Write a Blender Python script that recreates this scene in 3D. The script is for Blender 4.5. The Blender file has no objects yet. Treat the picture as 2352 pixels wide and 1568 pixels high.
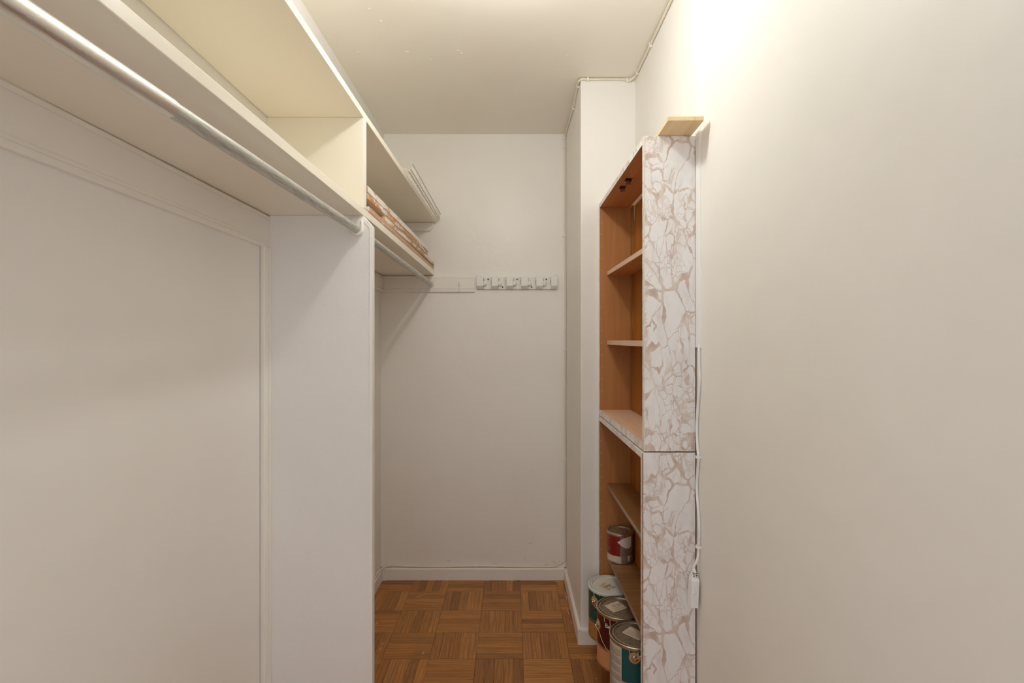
import bpy, bmesh, math, random
from mathutils import Vector, Matrix
random.seed(7)
PI = math.pi
sc = bpy.context.scene
col = sc.collection

# ------------------------------------------------------------------ camera, world, lamp, exposure
CH = 1.25                     # camera height
F = 1200.0                    # focal length in pixels of the 2352 px frame
cam_d = bpy.data.cameras.new('camera')
cam_d.sensor_width = 36.0
cam_d.lens = F / 2352.0 * 36.0
cam_d.clip_start = 0.02
cam = bpy.data.objects.new('camera', cam_d)
col.objects.link(cam)
cam.location = (0, 0, CH)
cam.rotation_euler = (PI / 2, 0, 0)
sc.camera = cam

W = bpy.data.worlds.new('world')
sc.world = W
W.use_nodes = True
W.node_tree.nodes['Background'].inputs['Color'].default_value = (0.90, 0.93, 1.0, 1)
W.node_tree.nodes['Background'].inputs['Strength'].default_value = 1.15
LAMP_POS = (-0.02, 1.25, 2.180)
LAMP_STRENGTH = 152.0
LAMP_COLOR = (1.0, 0.998, 0.97)
vs = sc.view_settings
vs.view_transform = 'Standard'
vs.look = 'None'
vs.exposure = 0.1
vs.gamma = 1.0
vs.use_curve_mapping = False
sc.cycles.max_bounces = 14
sc.cycles.diffuse_bounces = 9


def lin(c):
    return tuple(((v / 255.0) / 12.92 if v <= 10 else ((v / 255.0 + 0.055) / 1.055) ** 2.4) for v in c) + (1.0,)


# ------------------------------------------------------------------ materials
class N:
    """small node-tree builder"""
    def __init__(s, name):
        s.m = bpy.data.materials.new(name)
        s.m.use_nodes = True
        s.t = s.m.node_tree
        s.b = s.t.nodes['Principled BSDF']

    def n(s, kind, **kw):
        nd = s.t.nodes.new(kind)
        for k, v in kw.items():
            if k.startswith('i_'):
                key = k[2:]
                key = int(key) if key.isdigit() else key.replace('_', ' ')
                nd.inputs[key].default_value = v
            else:
                setattr(nd, k, v)
        return nd

    def l(s, a, b):
        s.t.links.new(a, b)

    def coords(s, scale=(1, 1, 1), rnd=False, loc=(0, 0, 0)):
        tc = s.n('ShaderNodeTexCoord')
        mp = s.n('ShaderNodeMapping')
        mp.inputs['Scale'].default_value = scale
        mp.inputs['Location'].default_value = loc
        s.l(tc.outputs['Object'], mp.inputs['Vector'])
        if rnd:
            oi = s.n('ShaderNodeObjectInfo')
            ml = s.n('ShaderNodeMath', operation='MULTIPLY', i_1=37.0)
            s.l(oi.outputs['Random'], ml.inputs[0])
            ad = s.n('ShaderNodeVectorMath', operation='ADD')
            s.l(mp.outputs[0], ad.inputs[0])
            s.l(ml.outputs[0], ad.inputs[1])
            return ad.outputs[0]
        return mp.outputs[0]

    def noise(s, vec, scale, detail=4, rough=0.5, dist=0.0):
        t = s.n('ShaderNodeTexNoise')
        t.inputs['Scale'].default_value = scale
        t.inputs['Detail'].default_value = detail
        t.inputs['Roughness'].default_value = rough
        t.inputs['Distortion'].default_value = dist
        s.l(vec, t.inputs['Vector'])
        return t.outputs['Fac']

    def ramp(s, fac, stops, interp='LINEAR'):
        r = s.n('ShaderNodeValToRGB')
        r.color_ramp.interpolation = interp
        e = r.color_ramp.elements
        while len(e) < len(stops):
            e.new(0.5)
        for i, (p, c) in enumerate(stops):
            e[i].position = p
            e[i].color = c if len(c) == 4 else tuple(c) + (1,)
        s.l(fac, r.inputs['Fac'])
        return r.outputs['Color']

    def mix(s, fac, a, b, mode='MIX'):
        m = s.n('ShaderNodeMix', data_type='RGBA', blend_type=mode)
        for sock, v in ((0, fac), (6, a), (7, b)):
            if hasattr(v, 'is_linked') or hasattr(v, 'node'):
                s.l(v, m.inputs[sock])
            else:
                m.inputs[sock].default_value = v
        return m.outputs[2]

    def bump(s, h, strength, dist=0.002, prev=None):
        b = s.n('ShaderNodeBump')
        b.inputs['Strength'].default_value = strength
        b.inputs['Distance'].default_value = dist
        s.l(h, b.inputs['Height'])
        if prev is not None:
            s.l(prev, b.inputs['Normal'])
        return b.outputs[0]

    def done(s, color=None, rough=0.5, metal=0.0, normal=None, spec=0.5, **kw):
        if color is not None:
            if hasattr(color, 'node'):
                s.l(color, s.b.inputs['Base Color'])
            else:
                s.b.inputs['Base Color'].default_value = color
        if hasattr(rough, 'node'):
            s.l(rough, s.b.inputs['Roughness'])
        else:
            s.b.inputs['Roughness'].default_value = rough
        s.b.inputs['Metallic'].default_value = metal
        s.b.inputs['Specular IOR Level'].default_value = spec
        if normal is not None:
            s.l(normal, s.b.inputs['Normal'])
        for k, v in kw.items():
            s.b.inputs[k.replace('_', ' ')].default_value = v
        return s.m


BLK = (0, 0, 0, 1)
WHT = (1, 1, 1, 1)


def paint(name, c1, c2=None, rough=0.45, bump=0.25, fleck=0.0, spec=0.4):
    m = N(name)
    v = m.coords()
    c2 = c2 or tuple(x - 6 for x in c1)
    cl = m.mix(m.ramp(m.noise(v, 2.3, 3), [(0.35, BLK), (0.65, WHT)]), lin(c1), lin(c2))
    h1 = m.noise(v, 9, 3, 0.5)
    vb = m.coords(scale=(160, 160, 14))
    h2 = m.noise(vb, 1.0, 3, 0.6)
    nb = m.bump(h1, bump, 0.012)
    nb = m.bump(h2, bump * 0.35, 0.001, nb)
    h3 = m.ramp(m.noise(m.coords(scale=(70, 70, 40)), 1.0, 2, 0.5, 1.5), [(0.66, BLK), (0.74, WHT)])
    nb = m.bump(h3, bump * 0.35, 0.0008, nb)
    if fleck:
        a = m.ramp(m.noise(m.coords(scale=(85, 85, 36)), 1.0, 4, 0.65, 2.4), [(0.60, BLK), (0.70, WHT)])
        nb = m.bump(a, fleck, 0.0016, nb)
    return m.done(cl, rough, normal=nb, spec=spec)


M = {}
M['wall'] = paint('wall_paint', (239, 237, 232), (236, 234, 228), 0.5, 0.22)
M['back'] = paint('wall_paint_back', (243, 241, 236), (240, 237, 231), 0.36, 0.30)
M['ceil'] = paint('ceiling_paint', (242, 238, 229), (240, 235, 224), 0.42, 0.18)
M['trim'] = paint('trim_paint', (241, 238, 231), (238, 235, 227), 0.33, 0.20, spec=0.5)
M['rough'] = paint('wallpapered_paint', (236, 234, 231), (232, 230, 226), 0.5, 0.25, fleck=0.30)
M['shelf'] = paint('shelf_paint', (243, 237, 221), (241, 234, 217), 0.35, 0.14, spec=0.5)
M['plastic'] = N('pale_grey_plastic').done(lin((238, 237, 232)), 0.32)
M['white_plastic'] = N('white_plastic').done(lin((240, 240, 238)), 0.35)
M['ball'] = N('ball_rubber').done(lin((240, 237, 230)), 0.28)
M['dark'] = N('dark_cavity').done(lin((24, 20, 16)), 0.9)
M['cable'] = N('cable_sheath').done(lin((232, 224, 205)), 0.42)
M['wire'] = N('coated_wire').done(lin((214, 211, 198)), 0.35)
M['bulb'] = N('bulb_glass').done(lin((255, 250, 235)), 0.4, Emission_Color=LAMP_COLOR + (1,), Emission_Strength=LAMP_STRENGTH)
M['ceramic'] = N('lamp_ceramic').done(lin((235, 232, 222)), 0.25)


def mk_marble():
    m = N('marble_laminate')
    tc = m.n('ShaderNodeTexCoord')
    mp = m.n('ShaderNodeMapping')
    mp.inputs['Rotation'].default_value = (0.0, 0.30, 0.0)
    mp.inputs['Scale'].default_value = (1.0, 1.0, 0.55)
    m.l(tc.outputs['Object'], mp.inputs['Vector'])
    v = mp.outputs[0]

    def warp(src, scale, amt, detail):
        nz = m.n('ShaderNodeTexNoise')
        nz.inputs['Scale'].default_value = scale; nz.inputs['Detail'].default_value = detail
        m.l(src, nz.inputs['Vector'])
        sb = m.n('ShaderNodeVectorMath', operation='SUBTRACT'); sb.inputs[1].default_value = (0.5, 0.5, 0.5)
        m.l(nz.outputs['Color'], sb.inputs[0])
        sca = m.n('ShaderNodeVectorMath', operation='SCALE'); sca.inputs['Scale'].default_value = amt
        m.l(sb.outputs[0], sca.inputs[0])
        ad = m.n('ShaderNodeVectorMath', operation='ADD')
        m.l(src, ad.inputs[0]); m.l(sca.outputs[0], ad.inputs[1])
        return ad.outputs[0]
    w = warp(v, 11, 0.075, 2)
    w2 = warp(w, 60, 0.012, 2)

    def vor(scale):
        t = m.n('ShaderNodeTexVoronoi', feature='DISTANCE_TO_EDGE')
        t.inputs['Scale'].default_value = scale
        m.l(w2, t.inputs['Vector'])
        return t.outputs['Distance']

    def vein(dist, lo, hi, nscale, nlo=0.40, nhi=0.72, soft=0.45):
        th = m.noise(v, nscale, 3, 0.6)
        t1 = m.n('ShaderNodeMapRange'); t1.inputs['From Min'].default_value = nlo; t1.inputs['From Max'].default_value = nhi
        t1.inputs['To Min'].default_value = lo; t1.inputs['To Max'].default_value = hi
        m.l(th, t1.inputs['Value'])
        d1 = m.n('ShaderNodeMath', operation='DIVIDE'); m.l(dist, d1.inputs[0]); m.l(t1.outputs[0], d1.inputs[1])
        return m.ramp(d1.outputs[0], [(soft, WHT), (1.0, BLK)])
    vA = vein(vor(17), 0.012, 0.16, 24, 0.46, 0.78, 0.7)
    vB = vein(vor(42), 0.03, 0.19, 30, 0.44, 0.74)
    vC = vein(vor(95), 0.04, 0.20, 40, 0.42, 0.74)
    mB = m.ramp(m.noise(v, 11, 2, 0.5), [(0.46, BLK), (0.54, (0.9,) * 3 + (1,))])
    mC = m.ramp(m.noise(m.coords(scale=(1, 1, 0.6), loc=(3, 1, 2)), 13, 2, 0.5), [(0.53, BLK), (0.60, (0.75,) * 3 + (1,))])
    allv = m.mix(1.0, m.mix(1.0, vA, m.mix(mB, BLK, vB), 'LIGHTEN'), m.mix(mC, BLK, vC), 'LIGHTEN')
    vcol = m.mix(m.ramp(m.noise(v, 45, 4, 0.65), [(0.35, BLK), (0.62, WHT)]), lin((196, 175, 162)), lin((222, 210, 202)))
    base = m.mix(m.ramp(m.noise(v, 22, 4, 0.6), [(0.45, BLK), (0.75, WHT)]), lin((237, 236, 236)), lin((224, 219, 218)))
    return m.done(m.mix(allv, base, vcol), 0.38, spec=0.4)


M['marble'] = mk_marble()


def wood(name, c1, c2, rough=0.45, axis='Y', scale=1.0, rnd=False, gs=60, contrast=(0.35, 0.65), bump=0.1):
    m = N(name)
    s = {'X': (3, gs, gs), 'Y': (gs, 3, gs), 'Z': (gs, gs, 3)}[axis]
    v = m.coords(scale=tuple(a * scale for a in s), rnd=rnd)
    n1 = m.noise(v, 1.0, 5, 0.6, 0.6)
    n2 = m.noise(m.coords(scale=(5, 5, 5), rnd=rnd), 1.0, 3)
    f = m.ramp(n1, [(contrast[0], BLK), (contrast[1], WHT)])
    c = m.mix(f, lin(c1), lin(c2))
    c = m.mix(m.ramp(n2, [(0.4, BLK), (0.7, (0.5, 0.5, 0.5, 1))]), c, m.mix(0.5, c, lin(c1)))
    nb = m.bump(n1, bump, 0.0006)
    return m.done(c, rough, normal=nb, spec=0.4)


M['brown'] = wood('brown_stained_wood', (184, 128, 76), (172, 116, 66), 0.5, 'Z', gs=35)
M['amber'] = wood('amber_hardboard', (172, 108, 28), (146, 88, 20), 0.42, 'Z', gs=25)
M['brown_y'] = wood('brown_stained_top', (200, 138, 80), (186, 122, 68), 0.45, 'Y', gs=50)
M['oldshelf'] = wood('worn_brown_shelf', (152, 110, 68), (122, 84, 48), 0.36, 'X', gs=70)
M['ply'] = wood('pale_plywood', (226, 190, 160), (214, 176, 146), 0.5, 'Y', gs=60)
M['plyedge'] = wood('pale_plywood_edge', (226, 194, 166), (212, 176, 146), 0.5, 'Y', gs=70)
M['oldedge'] = wood('worn_shelf_edge', (168, 142, 124), (142, 112, 92), 0.5, 'Y', gs=70)
M['pine'] = wood('raw_pine', (238, 214, 170), (228, 200, 152), 0.5, 'Y', gs=60)
M['chip'] = wood('rough_chipboard_edge', (184, 132, 74), (104, 66, 28), 0.7, 'Z', gs=90, scale=3)
M['floorbase'] = N('floor_gap_dark').done(lin((74, 46, 24)), 0.8)


def mk_oak():
    m = N('oak_parquet')
    oi = m.n('ShaderNodeObjectInfo')
    v = m.coords(scale=(4, 46, 46), rnd=True)
    n1 = m.noise(v, 1.0, 5, 0.65, 1.8)
    w = m.n('ShaderNodeTexWave', wave_type='BANDS', bands_direction='Y')
    w.inputs['Scale'].default_value = 0.55; w.inputs['Distortion'].default_value = 10.0
    w.inputs['Detail'].default_value = 2.0; w.inputs['Detail Scale'].default_value = 0.8
    m.l(m.coords(scale=(5, 42, 42), rnd=True), w.inputs['Vector'])
    base = m.ramp(oi.outputs['Random'], [(0.0, lin((150, 96, 42))), (0.25, lin((178, 118, 52))), (0.5, lin((196, 132, 62))), (0.7, lin((168, 108, 50))), (0.85, lin((204, 142, 72))), (1.0, lin((184, 124, 62)))])
    pore = m.ramp(n1, [(0.38, WHT), (0.52, BLK)])
    c = m.mix(m.ramp(w.outputs['Color'], [(0.15, (0.6, 0.6, 0.6, 1)), (0.6, BLK)]), base, m.mix(0.62, base, lin((126, 78, 32))))
    fp = m.n('ShaderNodeMath', operation='MULTIPLY', i_1=0.5); m.l(pore, fp.inputs[0])
    c = m.mix(fp.outputs[0], c, m.mix(0.7, c, lin((84, 48, 22))))
    dirt = m.ramp(m.noise(m.coords(scale=(9, 9, 9), rnd=True), 1.0, 4), [(0.5, BLK), (0.8, (0.5, 0.5, 0.5, 1))])
    c = m.mix(dirt, c, lin((150, 110, 78)))
    r = m.ramp(m.noise(m.coords(scale=(12, 12, 12), rnd=True), 1.0, 3), [(0.3, (0.30,) * 3 + (1,)), (0.7, (0.5,) * 3 + (1,))])
    return m.done(c, r, normal=m.bump(n1, 0.12, 0.0005), spec=0.45)


M['oak'] = mk_oak()


def peeling(name, cols, scale, seed):
    m = N(name)
    v = m.coords(scale=(30, 7, 30), loc=(seed, seed * 2, 0))
    n1 = m.noise(v, scale, 6, 0.7, 0.4)
    n2 = m.noise(m.coords(scale=(60, 14, 60), loc=(0, seed, 0)), 1.2, 5, 0.7)
    c = m.mix(m.ramp(n2, [(0.4, BLK), (0.6, WHT)]), lin(cols[1]), lin(cols[2]))
    f = m.ramp(n1, [(cols[3] - 0.01, BLK), (cols[3] + 0.01, WHT)])
    c = m.mix(f, lin(cols[0]), c)
    return m.done(c, 0.6, normal=m.bump(m.mix(1.0, f, n2, 'SUBTRACT'), 0.4, 0.0012))


M['peel_a'] = peeling('peeling_white_board', ((236, 231, 224), (198, 160, 126), (216, 186, 156), 0.57), 1.0, 1.0)
M['peel_b'] = peeling('torn_orange_board', ((232, 226, 216), (190, 128, 64), (214, 172, 130), 0.46), 1.0, 5.0)
M['peel_c'] = peeling('bare_brown_board', ((232, 226, 216), (208, 174, 140), (200, 160, 122), 0.37), 0.7, 9.5)
M['peel_d'] = peeling('peeling_brown_board', ((232, 226, 216), (186, 136, 90), (210, 176, 142), 0.52), 1.3, 14.0)
M['board_cream'] = paint('board_cream', (228, 220, 200), None, 0.5, 0.2)


def metal(name, c, rough, scr=(3, 3, 60), met=1.0, dirt=0.3):
    m = N(name)
    n1 = m.noise(m.coords(scale=scr), 6, 4, 0.6)
    cl = m.mix(m.ramp(n1, [(0.4, BLK), (0.75, (dirt,) * 3 + (1,))]), lin(c), lin(tuple(x * 0.72 for x in c)))
    rr = m.ramp(n1, [(0.3, (rough,) * 3 + (1,)), (0.8, (min(1, rough + 0.2),) * 3 + (1,))])
    return m.done(cl, rr, metal=met)


M['chrome'] = metal('rod_chrome', (236, 234, 226), 0.24, (30, 2, 30), met=0.85, dirt=0.12)
M['galv'] = metal('rod_painted_metal', (206, 207, 198), 0.40, (60, 4, 60), met=0.55, dirt=0.8)
M['tin'] = metal('tin_plate', (206, 198, 180), 0.24, (30, 30, 30))
M['tin_dull'] = metal('lid_tin_dull', (190, 178, 156), 0.34, (20, 20, 20), met=0.75, dirt=0.9)
M['lid_white'] = N('lid_painted_white').done(lin((222, 221, 214)), 0.45)
M['green'] = N('can_green').done(lin((8, 78, 70)), 0.25)
M['teal'] = N('can_teal').done(lin((12, 88, 92)), 0.25)
M['maroon'] = N('can_maroon').done(lin((78, 20, 18)), 0.25)
M['red'] = N('can_red').done(lin((132, 22, 20)), 0.35)
M['tan'] = N('can_tan').done(lin((206, 150, 104)), 0.4)
M['tan2'] = N('can_ochre').done(lin((178, 128, 70)), 0.4)
M['label_white'] = N('can_label_white').done(lin((206, 196, 182)), 0.5)
M['label_line'] = N('can_label_print').done(lin((132, 122, 112)), 0.5)
M['quart_grey'] = metal('quart_side_grey', (158, 142, 120), 0.4, (20, 20, 40), met=0.5, dirt=0.8)
M['drip'] = N('dried_white_paint').done(lin((222, 218, 214)), 0.5)
M['sticker'] = N('paper_sticker').done(lin((226, 206, 184)), 0.6)
M['ink'] = N('black_ink').done(lin((38, 32, 30)), 0.6)
M['print'] = N('small_print').done(lin((150, 134, 120)), 0.6)
M['scuff'] = N('grey_scuff').done(lin((120, 108, 98)), 0.6)
M['catchm'] = metal('catch_brown_metal', (128, 92, 70), 0.3, (30, 30, 30), met=0.7)
M['seam'] = N('dark_seam').done(lin((96, 74, 50)), 0.8)
M['crack'] = N('crack_dark').done(lin((92, 78, 62)), 0.9)
M['spot'] = N('floor_white_paint').done(lin((214, 204, 200)), 0.6)
M['hole'] = N('screw_dark').done(lin((60, 40, 24)), 0.7)


# ------------------------------------------------------------------ mesh building
class MB:
    def __init__(s):
        s.v, s.f, s.mi, s.mats = [], [], [], []

    def _m(s, m):
        if m not in s.mats:
            s.mats.append(m)
        return s.mats.index(m)

    def add(s, vs_, fs, m):
        o = len(s.v)
        s.v += [tuple(p) for p in vs_]
        k = None if isinstance(m, (list, tuple)) else s._m(m)
        for i, f in enumerate(fs):
            s.f.append([o + j for j in f])
            s.mi.append(k if k is not None else s._m(m[i]))
        return s

    def hexa(s, p, m, faces=None):
        """p: 8 points, bottom 4 (ccw from above) then top 4. faces: dict of '-x','+x','-y','+y','-z','+z' -> material
        point order: (x0,y0),(x1,y0),(x1,y1),(x0,y1)"""
        fs = [(0, 3, 2, 1), (4, 5, 6, 7), (0, 1, 5, 4), (1, 2, 6, 5), (2, 3, 7, 6), (3, 0, 4, 7)]
        nm = ['-z', '+z', '-y', '+x', '+y', '-x']
        faces = faces or {}
        return s.add(p, fs, [faces.get(n, m) for n in nm])

    def box(s, x0, x1, y0, y1, z0, z1, m, faces=None):
        return s.hexa([(x0, y0, z0), (x1, y0, z0), (x1, y1, z0), (x0, y1, z0),
                       (x0, y0, z1), (x1, y0, z1), (x1, y1, z1), (x0, y1, z1)], m, faces)

    def prism(s, poly, a0, a1, axis, m, capm=None):
        """extrude a 2D polygon along an axis. axis 'y': poly=(x,z); 'x': poly=(y,z); 'z': poly=(x,y)"""
        def P(u, w, a):
            return {'y': (u, a, w), 'x': (a, u, w), 'z': (u, w, a)}[axis]
        n = len(poly)
        vs_ = [P(u, w, a0) for u, w in poly] + [P(u, w, a1) for u, w in poly]
        fs = [[i, (i + 1) % n, n + (i + 1) % n, n + i] for i in range(n)]
        ms = [m] * n
        fs += [list(range(n))[::-1], list(range(n, 2 * n))]
        ms += [capm or m] * 2
        return s.add(vs_, fs, ms)

    def lathe(s, prof, c, m, seg=48, mfun=None):
        vs_, fs, ms = [], [], []
        idx = []
        for r, z in prof:
            if r < 1e-6:
                idx.append([len(vs_)]); vs_.append((c[0], c[1], c[2] + z))
            else:
                idx.append(list(range(len(vs_), len(vs_) + seg)))
                for k in range(seg):
                    a = 2 * PI * k / seg
                    vs_.append((c[0] + r * math.cos(a), c[1] + r * math.sin(a), c[2] + z))
        for j in range(len(prof) - 1):
            A, B = idx[j], idx[j + 1]
            for k in range(seg):
                k2 = (k + 1) % seg
                if len(A) == 1 and len(B) == 1:
                    continue
                if len(A) == 1:
                    f = (A[0], B[k2], B[k])
                elif len(B) == 1:
                    f = (A[k], A[k2], B[0])
                else:
                    f = (A[k], A[k2], B[k2], B[k])
                fs.append(f)
                ang = math.degrees(2 * PI * (k + 0.5) / seg)
                zm = (prof[j][1] + prof[j + 1][1]) / 2
                ms.append(mfun(ang, zm) if mfun else m)
        return s.add(vs_, fs, ms)

    def tube(s, pts, r, m, seg=8, cap=True):
        pts = [Vector(p) for p in pts]
        vs_, fs = [], []
        n = len(pts)
        up = None
        for i, p in enumerate(pts):
            if i == 0: t = pts[1] - pts[0]
            elif i == n - 1: t = pts[-1] - pts[-2]
            else: t = (pts[i + 1] - p).normalized() + (p - pts[i - 1]).normalized()
            t.normalize()
            if up is None:
                up = Vector((0, 0, 1)) if abs(t.z) < 0.9 else Vector((1, 0, 0))
            a = t.cross(up).normalized()
            b = a.cross(t).normalized()
            up = b
            rr = r[i] if isinstance(r, (list, tuple)) else r
            for k in range(seg):
                th = 2 * PI * k / seg
                vs_.append(p + a * rr * math.cos(th) + b * rr * math.sin(th))
        for i in range(n - 1):
            for k in range(seg):
                k2 = (k + 1) % seg
                fs.append((i * seg + k, i * seg + k2, (i + 1) * seg + k2, (i + 1) * seg + k))
        if cap:
            fs.append(tuple(range(seg))[::-1])
            fs.append(tuple(range((n - 1) * seg, n * seg)))
        return s.add(vs_, fs, m)

    def sphere(s, c, r, m, seg=20, rings=12, sc_=(1, 1, 1)):
        prof = [(r * math.sin(PI * j / rings), -r * math.cos(PI * j / rings)) for j in range(rings + 1)]
        prof[0] = (0, -r); prof[-1] = (0, r)
        o = len(s.v)
        s.lathe(prof, (0, 0, 0), m, seg)
        for i in range(o, len(s.v)):
            x, y, z = s.v[i]
            s.v[i] = (c[0] + x * sc_[0], c[1] + y * sc_[1], c[2] + z * sc_[2])
        return s

    def build(s, name, parent=None, smooth=False, bevel=0.0, sharp=0.6, seg=2):
        off = Vector((0, 0, 0))
        if parent is not None:
            off = parent.matrix_basis.translation.copy()
            if parent.parent is not None:
                off = off + parent.parent.matrix_basis.translation
        me = bpy.data.meshes.new(name)
        me.from_pydata([(x - off.x, y - off.y, z - off.z) for x, y, z in s.v], [], s.f)
        for mt in s.mats:
            me.materials.append(mt)
        me.polygons.foreach_set('material_index', s.mi)
        me.update()
        bm = bmesh.new(); bm.from_mesh(me)
        bmesh.ops.recalc_face_normals(bm, faces=bm.faces)
        bm.to_mesh(me); bm.free()
        if smooth:
            me.polygons.foreach_set('use_smooth', [True] * len(me.polygons))
            me.set_sharp_from_angle(angle=sharp)
        o = bpy.data.objects.new(name, me)
        col.objects.link(o)
        if parent is not None:
            o.parent = parent
        if bevel:
            b = o.modifiers.new('bevel', 'BEVEL')
            b.width = bevel; b.segments = seg; b.limit_method = 'ANGLE'; b.angle_limit = 0.6
        return o


def thing(name, label, cat, loc, group=None):
    o = bpy.data.objects.new(name, None)
    o.empty_display_size = 0.05
    col.objects.link(o)
    o.location = loc
    o['label'] = label; o['category'] = cat
    if group: o['group'] = group
    return o


def tag(o, label, cat, group=None):
    o['label'] = label; o['category'] = cat
    if group: o['group'] = group
    return o


def struct(o):
    o['kind'] = 'structure'
    return o


def catmull(pts, n=8):
    P = [Vector(p) for p in pts]
    P = [P[0] * 2 - P[1]] + P + [P[-1] * 2 - P[-2]]
    out = []
    for i in range(1, len(P) - 2):
        for k in range(n):
            t = k / n
            a, b, c, d = P[i - 1], P[i], P[i + 1], P[i + 2]
            out.append(0.5 * ((2 * b) + (c - a) * t + (2 * a - 5 * b + 4 * c - d) * t * t + (3 * b - a - 3 * c + d) * t ** 3))
    out.append(P[-2])
    return out


def text_mesh(txt, m, fn, name, parent, size=1.0, bold=0.0):
    """text set in flat coordinates (width ~ size * n), then every vertex mapped by fn(u, v) to a real place"""
    cu = bpy.data.curves.new('txt', 'FONT')
    cu.body = txt
    cu.size = size
    cu.offset = bold
    ob = bpy.data.objects.new('txt', cu)
    col.objects.link(ob)
    dg = bpy.context.evaluated_depsgraph_get()
    me = bpy.data.meshes.new_from_object(ob.evaluated_get(dg))
    bpy.data.objects.remove(ob)
    xs = [v.co.x for v in me.vertices]; ys = [v.co.y for v in me.vertices]
    x0, x1, y1 = min(xs), max(xs), max(ys)
    b = MB()
    b.add([fn((v.co.x - x0) / (x1 - x0), v.co.y / y1) for v in me.vertices], [list(p.vertices) for p in me.polygons], m)
    bpy.data.meshes.remove(me)
    return b.build(name, parent)


# ------------------------------------------------------------------ the room
XL, XR = -0.690, 0.511          # left and right walls
YB, YF = 2.75, -0.75            # back wall, open near end
ZC = 2.341
YC = 2.167                      # face of the chase beside the bookcases
XC = 0.285                      # left side of the chase
YP = 1.469                      # near face of the partition

fl = struct(MB().box(XL - 0.1, XR + 0.1, YF, YB + 0.1, -0.05, -0.0075, M['floorbase']).build('floor'))
struct(MB().box(XL - 0.1, XR + 0.1, YF, YB + 0.1, ZC, ZC + 0.08, M['ceil']).build('ceiling'))
b = MB().box(XL - 0.02, XR + 0.02, YB, YB + 0.1, -0.05, ZC + 0.02, M['back'])
wb = struct(b.build('wall_back'))
struct(MB().box(XR, XR + 0.1, YF, YB + 0.1, -0.05, ZC + 0.02, M['wall']).build('wall_right'))
# left wall: leans in slightly above the upper shelf
b = MB()
pl = [(XL - 0.1, -0.05), (XL, -0.05), (XL, 1.9), (-0.674, ZC + 0.02), (XL - 0.1, ZC + 0.02)]
b.prism(pl, YP, YB + 0.1, 'y', M['wall'])
pl2 = [(XL - 0.1, 1.60), (-0.692, 1.60), (-0.692, 1.88), (-0.676, ZC + 0.02), (XL - 0.1, ZC + 0.02)]
b.prism(pl2, YF, YP, 'y', M['wall'])
wl = struct(b.build('wall_left'))
# chase / column at the back right
struct(MB().prism([(XC, YC), (XR + 0.01, YC), (XR + 0.01, YB + 0.01), (XC, YB + 0.01)], -0.02, ZC + 0.01, 'z', M['wall']).build('wall_chase', bevel=0.003))
# partition between the two closet bays (lower) with a chamfered top corner
b = MB()
b.prism([(XL - 0.01, -0.02), (-0.3925, -0.02), (-0.3925, 1.574), (-0.4185, 1.6045), (XL - 0.01, 1.6045)], YP, YP + 0.024, 'y', M['rough'])
part_ = struct(b.build('wall_partition', bevel=0.0015))
b = MB()
b.prism([(-0.4005, -0.02), (-0.3985, -0.02), (-0.3985, 1.570), (-0.4235, 1.598), (-0.4255, 1.598), (-0.4005, 1.568)], YP - 0.0012, YP + 0.0002, 'y', M['trim'])
b.build('edge_strip', part_)

# closed door in the left wall of the near bay: flush panel, header casing, side casing
YD = 1.4325
d1 = struct(MB().box(XL - 0.06, XL, YF, YD - 0.0055, -0.05, 1.513, M['wall']).build('door_1'))
MB().box(XL - 0.09, XL - 0.012, YD - 0.014, YP, -0.05, 1.60, M['dark']).build('jamb', d1)
# header: profile in (x,z) run along y
hx, h0, h1 = -0.678, 1.5105, 1.6005


def header_profile(x_face, z0, z1, x_wall):
    d = x_wall - x_face   # negative: wall is further left (x smaller)
    s_ = -1 if d < 0 else 1
    t = abs(d)
    P = []
    def p(depth, z): P.append((x_face + s_ * (t * depth), z))
    p(1.3, z0); p(0.30, z0); p(0.05, z0 + 0.003)
    p(0.05, z0 + 0.009); p(0.22, z0 + 0.0095); p(0.22, z0 + 0.0115); p(0.08, z0 + 0.012); p(0.08, z0 + 0.0165); p(0.24, z0 + 0.017); p(0.24, z0 + 0.0185)
    p(0.10, z0 + 0.020); p(0.10, z1 - 0.0135); p(0.24, z1 - 0.013); p(0.24, z1 - 0.011); p(0.06, z1 - 0.0105); p(0.06, z1 - 0.003); p(0.2, z1); p(1.3, z1)
    return P


struct(MB().prism(header_profile(hx, h0, h1, XL), YF, YP + 0.001, 'y', M['trim']).build('trim_1'))
b = MB().prism([(XL - 0.02, YD), (-0.6795, YD), (-0.678, YD + 0.002), (-0.678, YD + 0.020), (-0.681, YD + 0.0205), (-0.681, YD + 0.0225),
                (-0.676, YD + 0.023), (-0.676, YD + 0.033), (-0.678, YP + 0.001), (XL - 0.02, YP + 0.001)], -0.02, h0, 'z', M['trim'])
struct(b.build('trim_2'))

# cleats of the far bay (left wall and back wall), the back one runs past the shelf
struct(MB().prism(header_profile(-0.676, 1.512, 1.594, XL), YP + 0.024, YB - 0.001, 'y', M['trim']).build('trim_3'))
prof = [(y, z) for (y, z) in header_profile(YB - 0.013, 1.508, 1.592, YB)]
cl_back = struct(MB().prism(prof, -0.677, -0.198, 'x', M['trim']).build('trim_4'))
b = MB()
b.box(-0.1985, -0.1965, YB - 0.0135, YB, 1.508, 1.592, M['trim'])
b.build('end_cap', cl_back)
# cleat under the upper shelf
b = MB().prism([(-0.69, 1.872), (-0.4135, 1.872), (-0.4135, 1.846), (-0.430, 1.829), (-0.69, 1.829)], YB - 0.020, YB + 0.001, 'y', M['trim'])
struct(b.build('trim_5', bevel=0.002))
b = MB().box(XL - 0.001, XL + 0.016, YP + 0.0245, YB, 1.829, 1.872, M['trim'])
struct(b.build('trim_6', bevel=0.002))

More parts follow.
